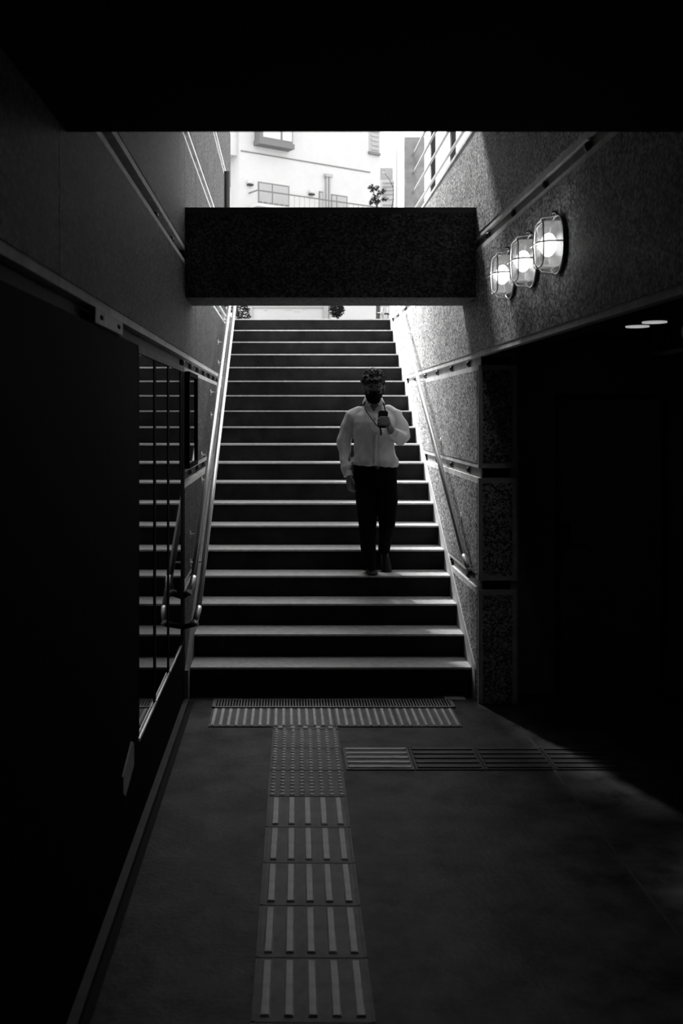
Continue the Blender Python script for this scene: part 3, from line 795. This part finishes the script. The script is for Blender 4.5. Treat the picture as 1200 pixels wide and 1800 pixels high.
# ------------------------------------------------------------------ street furniture seen through the slot under the beam
YS = 16.0
sb = thing('notice_board', 'white framed notice board standing at the top of the stair', 'notice board', (0, YS, ZTOP))
p0, p1 = at(436, 0, YS)[0], at(576, 0, YS)[0]
b = B(); box(b, p0+.06, p1-.06, YS, YS+.04, ZTOP+.12, ZTOP+1.5); mk('board', b, 'white', sb)
for x in (p0, p1-.07):
    b = B(); box(b, x, x+.07, YS-.03, YS+.05, ZTOP, ZTOP+1.6); mk('post', b, 'offwhite', sb, bevel=.004)
b = B(); box(b, p0+.07, p1-.07, YS-.02, YS+.045, 3.668, 3.70); mk('rail', b, 'offwhite', sb)
for i, (xx, zz, ww) in enumerate(((-.02, 3.625, .12), (.12, 3.60, .10), (.26, 3.635, .05), (-.35, 3.62, .05))):
    b = B(); box(b, xx, xx+ww, YS-.003, YS, zz, zz+.012); mk('printed_line', b, 'midgrey', sb)

def shrub(name, label, c, rx, rz, n, seed, leaf=.045, trunk=True):
    root = thing(name, label, 'shrub', (c[0], c[1], ZTOP), group='street shrubs')
    rr = random.Random(seed); b = B()
    for i in range(n):
        v = Vector((rr.gauss(0, 1), rr.gauss(0, 1), rr.gauss(0, 1))).normalized()*rr.uniform(.3, 1)**.5
        p = Vector((c[0]+v.x*rx, c[1]+v.y*rx, c[2]+v.z*rz)); p.z += .06*rx*noise.noise(p*6)
        d = Vector((rr.uniform(-1, 1), rr.uniform(-1, 1), rr.uniform(-.5, .5))).normalized(); u = d.orthogonal().normalized()
        l = leaf*rr.uniform(.6, 1.3)
        q = [b.verts.new(p+w_) for w_ in (d*l, u*l*.4+Vector((0, 0, l*.12)), -d*l, -u*l*.4+Vector((0, 0, l*.12)))]; b.faces.new(q)
    tag(mk('foliage', b, 'leaf', root), kind='stuff')
    b = B()
    tube(b, [(c[0], c[1], ZTOP), (c[0]+.02, c[1], c[2])], [.035, .015], 8)
    for i in range(6):
        a = i*1.05; tube(b, [(c[0]+.015, c[1], c[2]-rz*.5), (c[0]+math.cos(a)*rx*.7, c[1]+math.sin(a)*rx*.7, c[2]+rz*(.1+.1*i % .5))], [.012, .004], 6)
    mk('stem', b, 'bark', root, smooth=True)
shrub('street_shrub', 'dark leafy shrub beside the left handrails at street level', at(421, 552, 14.6), .16, .30, 700, 1, .03)
shrub('street_shrub', 'dark leafy shrub to the right of the notice board', at(592, 545, 16.6), .13, .13, 380, 2, .035)
# cross shaped barrier rail near the right wall
br = thing('barrier_rail', 'short cross-shaped barrier post at the top right of the stair', 'barrier', tuple(at(672, 0, 14.0).xy)+(ZTOP,))
b = B(); tube(b, [(at(671, 0, 14)[0], 14, ZTOP), (at(673, 0, 14)[0], 14, at(0, 541, 14)[2])], .016, 10); mk('post', b, 'grey_conc', br, smooth=True)
b = B(); tube(b, [at(663, 551, 14), at(681, 551.5, 14), at(685, 553, 14), at(686, 557, 14)], .013, 10); mk('arm', b, 'post', br, smooth=True)
b = B(); tube(b, [at(681.5, 541, 14.05), at(681.5, 560, 14.05)], .010, 8); mk('upright', b, 'midgrey', br, smooth=True)
b = B(); ell(b, at(671.5, 551, 13.98), (.030, .02, .030)); mk('joint', b, 'offwhite', br, smooth=True)

# ------------------------------------------------------------------ white apartment building behind
DX, DY = .835, .550
FX, FY = at(420, 0, 45)[0], 45.0
def fu(px):                                  # distance along the facade of a picture column
    t = (px-VX)/F_PX; return (t*FY-FX)/(DX-t*DY)
def fz(px, py): return EYE-(py-VY)*(FY+DY*fu(px))/F_PX
bd = thing('apartment_building', 'white rendered apartment building with bay window and balcony across the street', 'building', (FX, FY, ZTOP))
ROT = Matrix.Rotation(math.atan2(DY, DX), 4, 'Z')
def fbox(name, u0, u1, z0, z1, d0, d1, m, parent=bd, bevel=0):
    """box on the facade; d is depth behind the face (negative = proud of it)"""
    b = B(); box(b, u0, u1, d0, d1, z0, z1)
    bmesh.ops.transform(b, matrix=Matrix.Translation((FX, FY, 0)) @ ROT, verts=b.verts[:])
    o = mk(name, b, m, None, bevel=bevel); o.parent = parent
    if parent is bd: o.matrix_parent_inverse = Matrix.Translation(bd.location).inverted()
    return o
UE = fu(668)
fbox('wall', 0, UE, ZTOP, 20, 0, 7, 'white')
zso = fz(412, 271)
fbox('wing_upper', fu(396), -.001, zso, 20, .15, 7, 'white'); fbox('wing_lower', fu(396)-1.5, -.001, ZTOP, zso-.001, 1.5, 7, 'white')
fbox('string_line', fu(423), fu(650), fz(423, 266), fz(423, 264), -.03, 0, 'frame_g')
def window(pxa, pxb, pya, pyb, split=.5, name='window', fm='frame_g', curtain='curtain'):
    u0, u1 = fu(pxa), fu(pxb); z1, z0 = fz(pxa, pya), fz(pxa, pyb)
    wn = fbox(name, u0, u1, z0, z1, -.02, .001, fm)
    um = u0+(u1-u0)*split; t = .06
    for a, c in ((u0+t, um-t*.5), (um+t*.5, u1-t)):
        if c-a < .05: continue
        b = B(); box(b, a, c, -.028, -.021, z0+t, z1-t)
        bmesh.ops.transform(b, matrix=Matrix.Translation((FX, FY, 0)) @ ROT, verts=b.verts[:])
        o = mk('window_pane', b, curtain, None); o.parent = wn; o.matrix_parent_inverse = wn.matrix_parent_inverse.copy() if False else Matrix.Identity(4)
        o.matrix_parent_inverse = Matrix.Identity(4)
    return wn
window(453, 508, 319, 356, .45)
window(560, 567.5, 336, 372, 1.0)
window(581, 610, 341, 376, .34)
# bay window
u0, u1 = fu(447), fu(505); zb0 = fz(447, 248); 
fbox('bay_window', u0, u1, zb0, 17.5, -.45, -.001, 'frame_g')
fbox('bay_sill', u0-.05, u1+.05, zb0-.22, zb0, -.52, -.001, 'frame_g')
for a, c in ((.10, .62), (.68, .97)):
    fbox('bay_pane', u0+(u1-u0)*a, u0+(u1-u0)*c, zb0+.12, 17.3, -.462, -.451, 'white')
# vent hoods
for px, py in ((438, 321), (546, 338)):
    u, z = fu(px), fz(px, py)
    b = B(); ell(b, Vector((u, -.05, z)), (.15, .12, .12), None, 12, 8)
    bmesh.ops.transform(b, matrix=Matrix.Translation((FX, FY, 0)) @ ROT, verts=b.verts[:])
    h = mk('vent_hood', b, 'white', bd, smooth=True)
    fbox('vent_mouth', u-.13, u+.13, z-.15, z-.08, -.16, -.005, 'post')
# balcony
zr = fz(445, 337.5)-0.10; zsl = fz(445, 358)
fbox('balcony_slab', fu(437), fu(655), zsl-.25, zsl-.12, -.75, -.001, 'white')
fbox('balcony_rail', fu(437), fu(655), zr, zr+.05, -.74, -.69, 'frame_g')
fbox('balcony_return_rail', fu(437), fu(437)+.05, zr, zr+.05, -.69, -.001, 'frame_g')
for i in range(26):
    u = fu(438)+(fu(654)-fu(438))*i/25
    fbox('baluster', u-.012, u+.012, zsl-.12, zr, -.725, -.705, 'offwhite')
# vertical pipes
for px in (572.5, 577):
    u = fu(px); fbox('downpipe', u-.045, u+.045, 3.2, fz(575, 309), -.14, -.02, 'offwhite')
u = fu(575); fbox('pipe_head', u-.2, u+.2, fz(575, 312), fz(575, 307), -.18, -.001, 'offwhite')
# louvred window by the corner
u0, u1 = fu(648), fu(666); z0, z1 = fz(648, 266), 17.6
lw = fbox('louvre_window', u0, u1, z0, z1, -.02, -.001, 'offwhite')
for i in range(12):
    z = z0+.1+i*.22
    fbox('louvre', u0+.12, u1-.05, z, z+.10, -.06, -.021, 'offwhite')
fbox('louvre_sill', u0-.05, u1+.02, z0-.14, z0-.02, -.12, -.001, 'frame_g')

# farther house, right of the white building
Yf = 75.0
a0_, a1_ = at(655, 300, Yf), at(697, 300, Yf)
hs = thing('terraced_house', 'pale stepped house far behind, right of the white building', 'building', (a0_.x, Yf, ZTOP))
b = B(); box(b, a0_.x, a1_.x-.2, Yf, Yf+8, ZTOP, at(0, 316, Yf)[2]); mk('wall', b, 'offwhite', hs)
b = B(); box(b, a0_.x, at(693, 0, Yf)[0], Yf+1, Yf+7, at(0, 316, Yf)[2], at(0, 289, Yf)[2]); mk('upper_storey', b, 'house', hs)
for py in (321, 327.5, 334, 341, 350, 360):
    b = B(); box(b, at(672, 0, Yf)[0], a1_.x-.15, Yf-.12, Yf, at(0, py+1.2, Yf)[2], at(0, py, Yf)[2]); mk('ledge', b, 'house', hs)
b = B(); box(b, at(674, 0, Yf)[0], at(681, 0, Yf)[0], Yf+.95, Yf+1, at(0, 299, Yf)[2], at(0, 297, Yf)[2]); mk('vent_strip', b, 'midgrey', hs)
# utility pole
pp = at(696, 260, 60)
b = B(); tube(b, [(pp.x, 60, ZTOP), (pp.x, 60, pp.z)], [.13, .09], 10)
tag(mk('utility_pole', b, 'offwhite', smooth=True), 'slim pale utility pole right of the white building', 'pole')
# tree with layered dark foliage and bare twigs
tc_ = at(663, 348, 30)
trr = thing('street_tree', 'thin street tree with dark layered foliage and bare twigs', 'tree', (tc_.x, 30, ZTOP))
b = B(); rr = random.Random(5)
for (px, py, wx) in ((668, 340, 9), (674, 336, 7), (660, 346, 11), (676, 350, 9), (656, 351, 8), (652, 357, 5), (663, 355, 8), (651, 329, 5), (655, 333, 6), (662, 331, 4)):
    c = at(px, py, 30)
    for i in range(60):
        p = c+Vector((rr.uniform(-1, 1)*wx/59*.55, rr.uniform(-.25, .25), rr.uniform(-.03, .03)+.02*math.sin(i)))
        d = Vector((rr.uniform(-1, 1), rr.uniform(-1, 1), rr.uniform(-.25, .25))).normalized(); u = d.orthogonal().normalized(); l = rr.uniform(.03, .06)
        b.faces.new([b.verts.new(q) for q in (p+d*l, p+u*l*.4, p-d*l, p-u*l*.4)])
tag(mk('foliage', b, 'leaf', trr), kind='stuff')
b = B()
tube(b, [(tc_.x, 30, ZTOP), (tc_.x+.05, 30, tc_.z-.8), at(662, 362, 30), at(660, 350, 30), at(655, 335, 30)], [.07, .05, .03, .02, .01], 8)
tube(b, [at(662, 362, 30), at(668, 352, 30), at(675, 349, 30)], [.02, .012, .006], 6)
mk('trunk', b, 'bark', trr, smooth=True)
b = B()
tube(b, [(at(688, 0, 30).x, 30, ZTOP), at(688, 368, 30), at(691, 350, 30), at(691, 330, 30), at(684, 315, 30), at(677, 307, 30), at(676, 298, 30)], [.03, .022, .018, .015, .010, .007, .004], 6)
tube(b, [at(690.5, 328, 30), at(692.5, 316, 30)], [.008, .004], 6)
tag(mk('bare_sapling', b, 'bark', smooth=True), 'bare thin sapling with curved twigs beside the pale pole', 'tree')
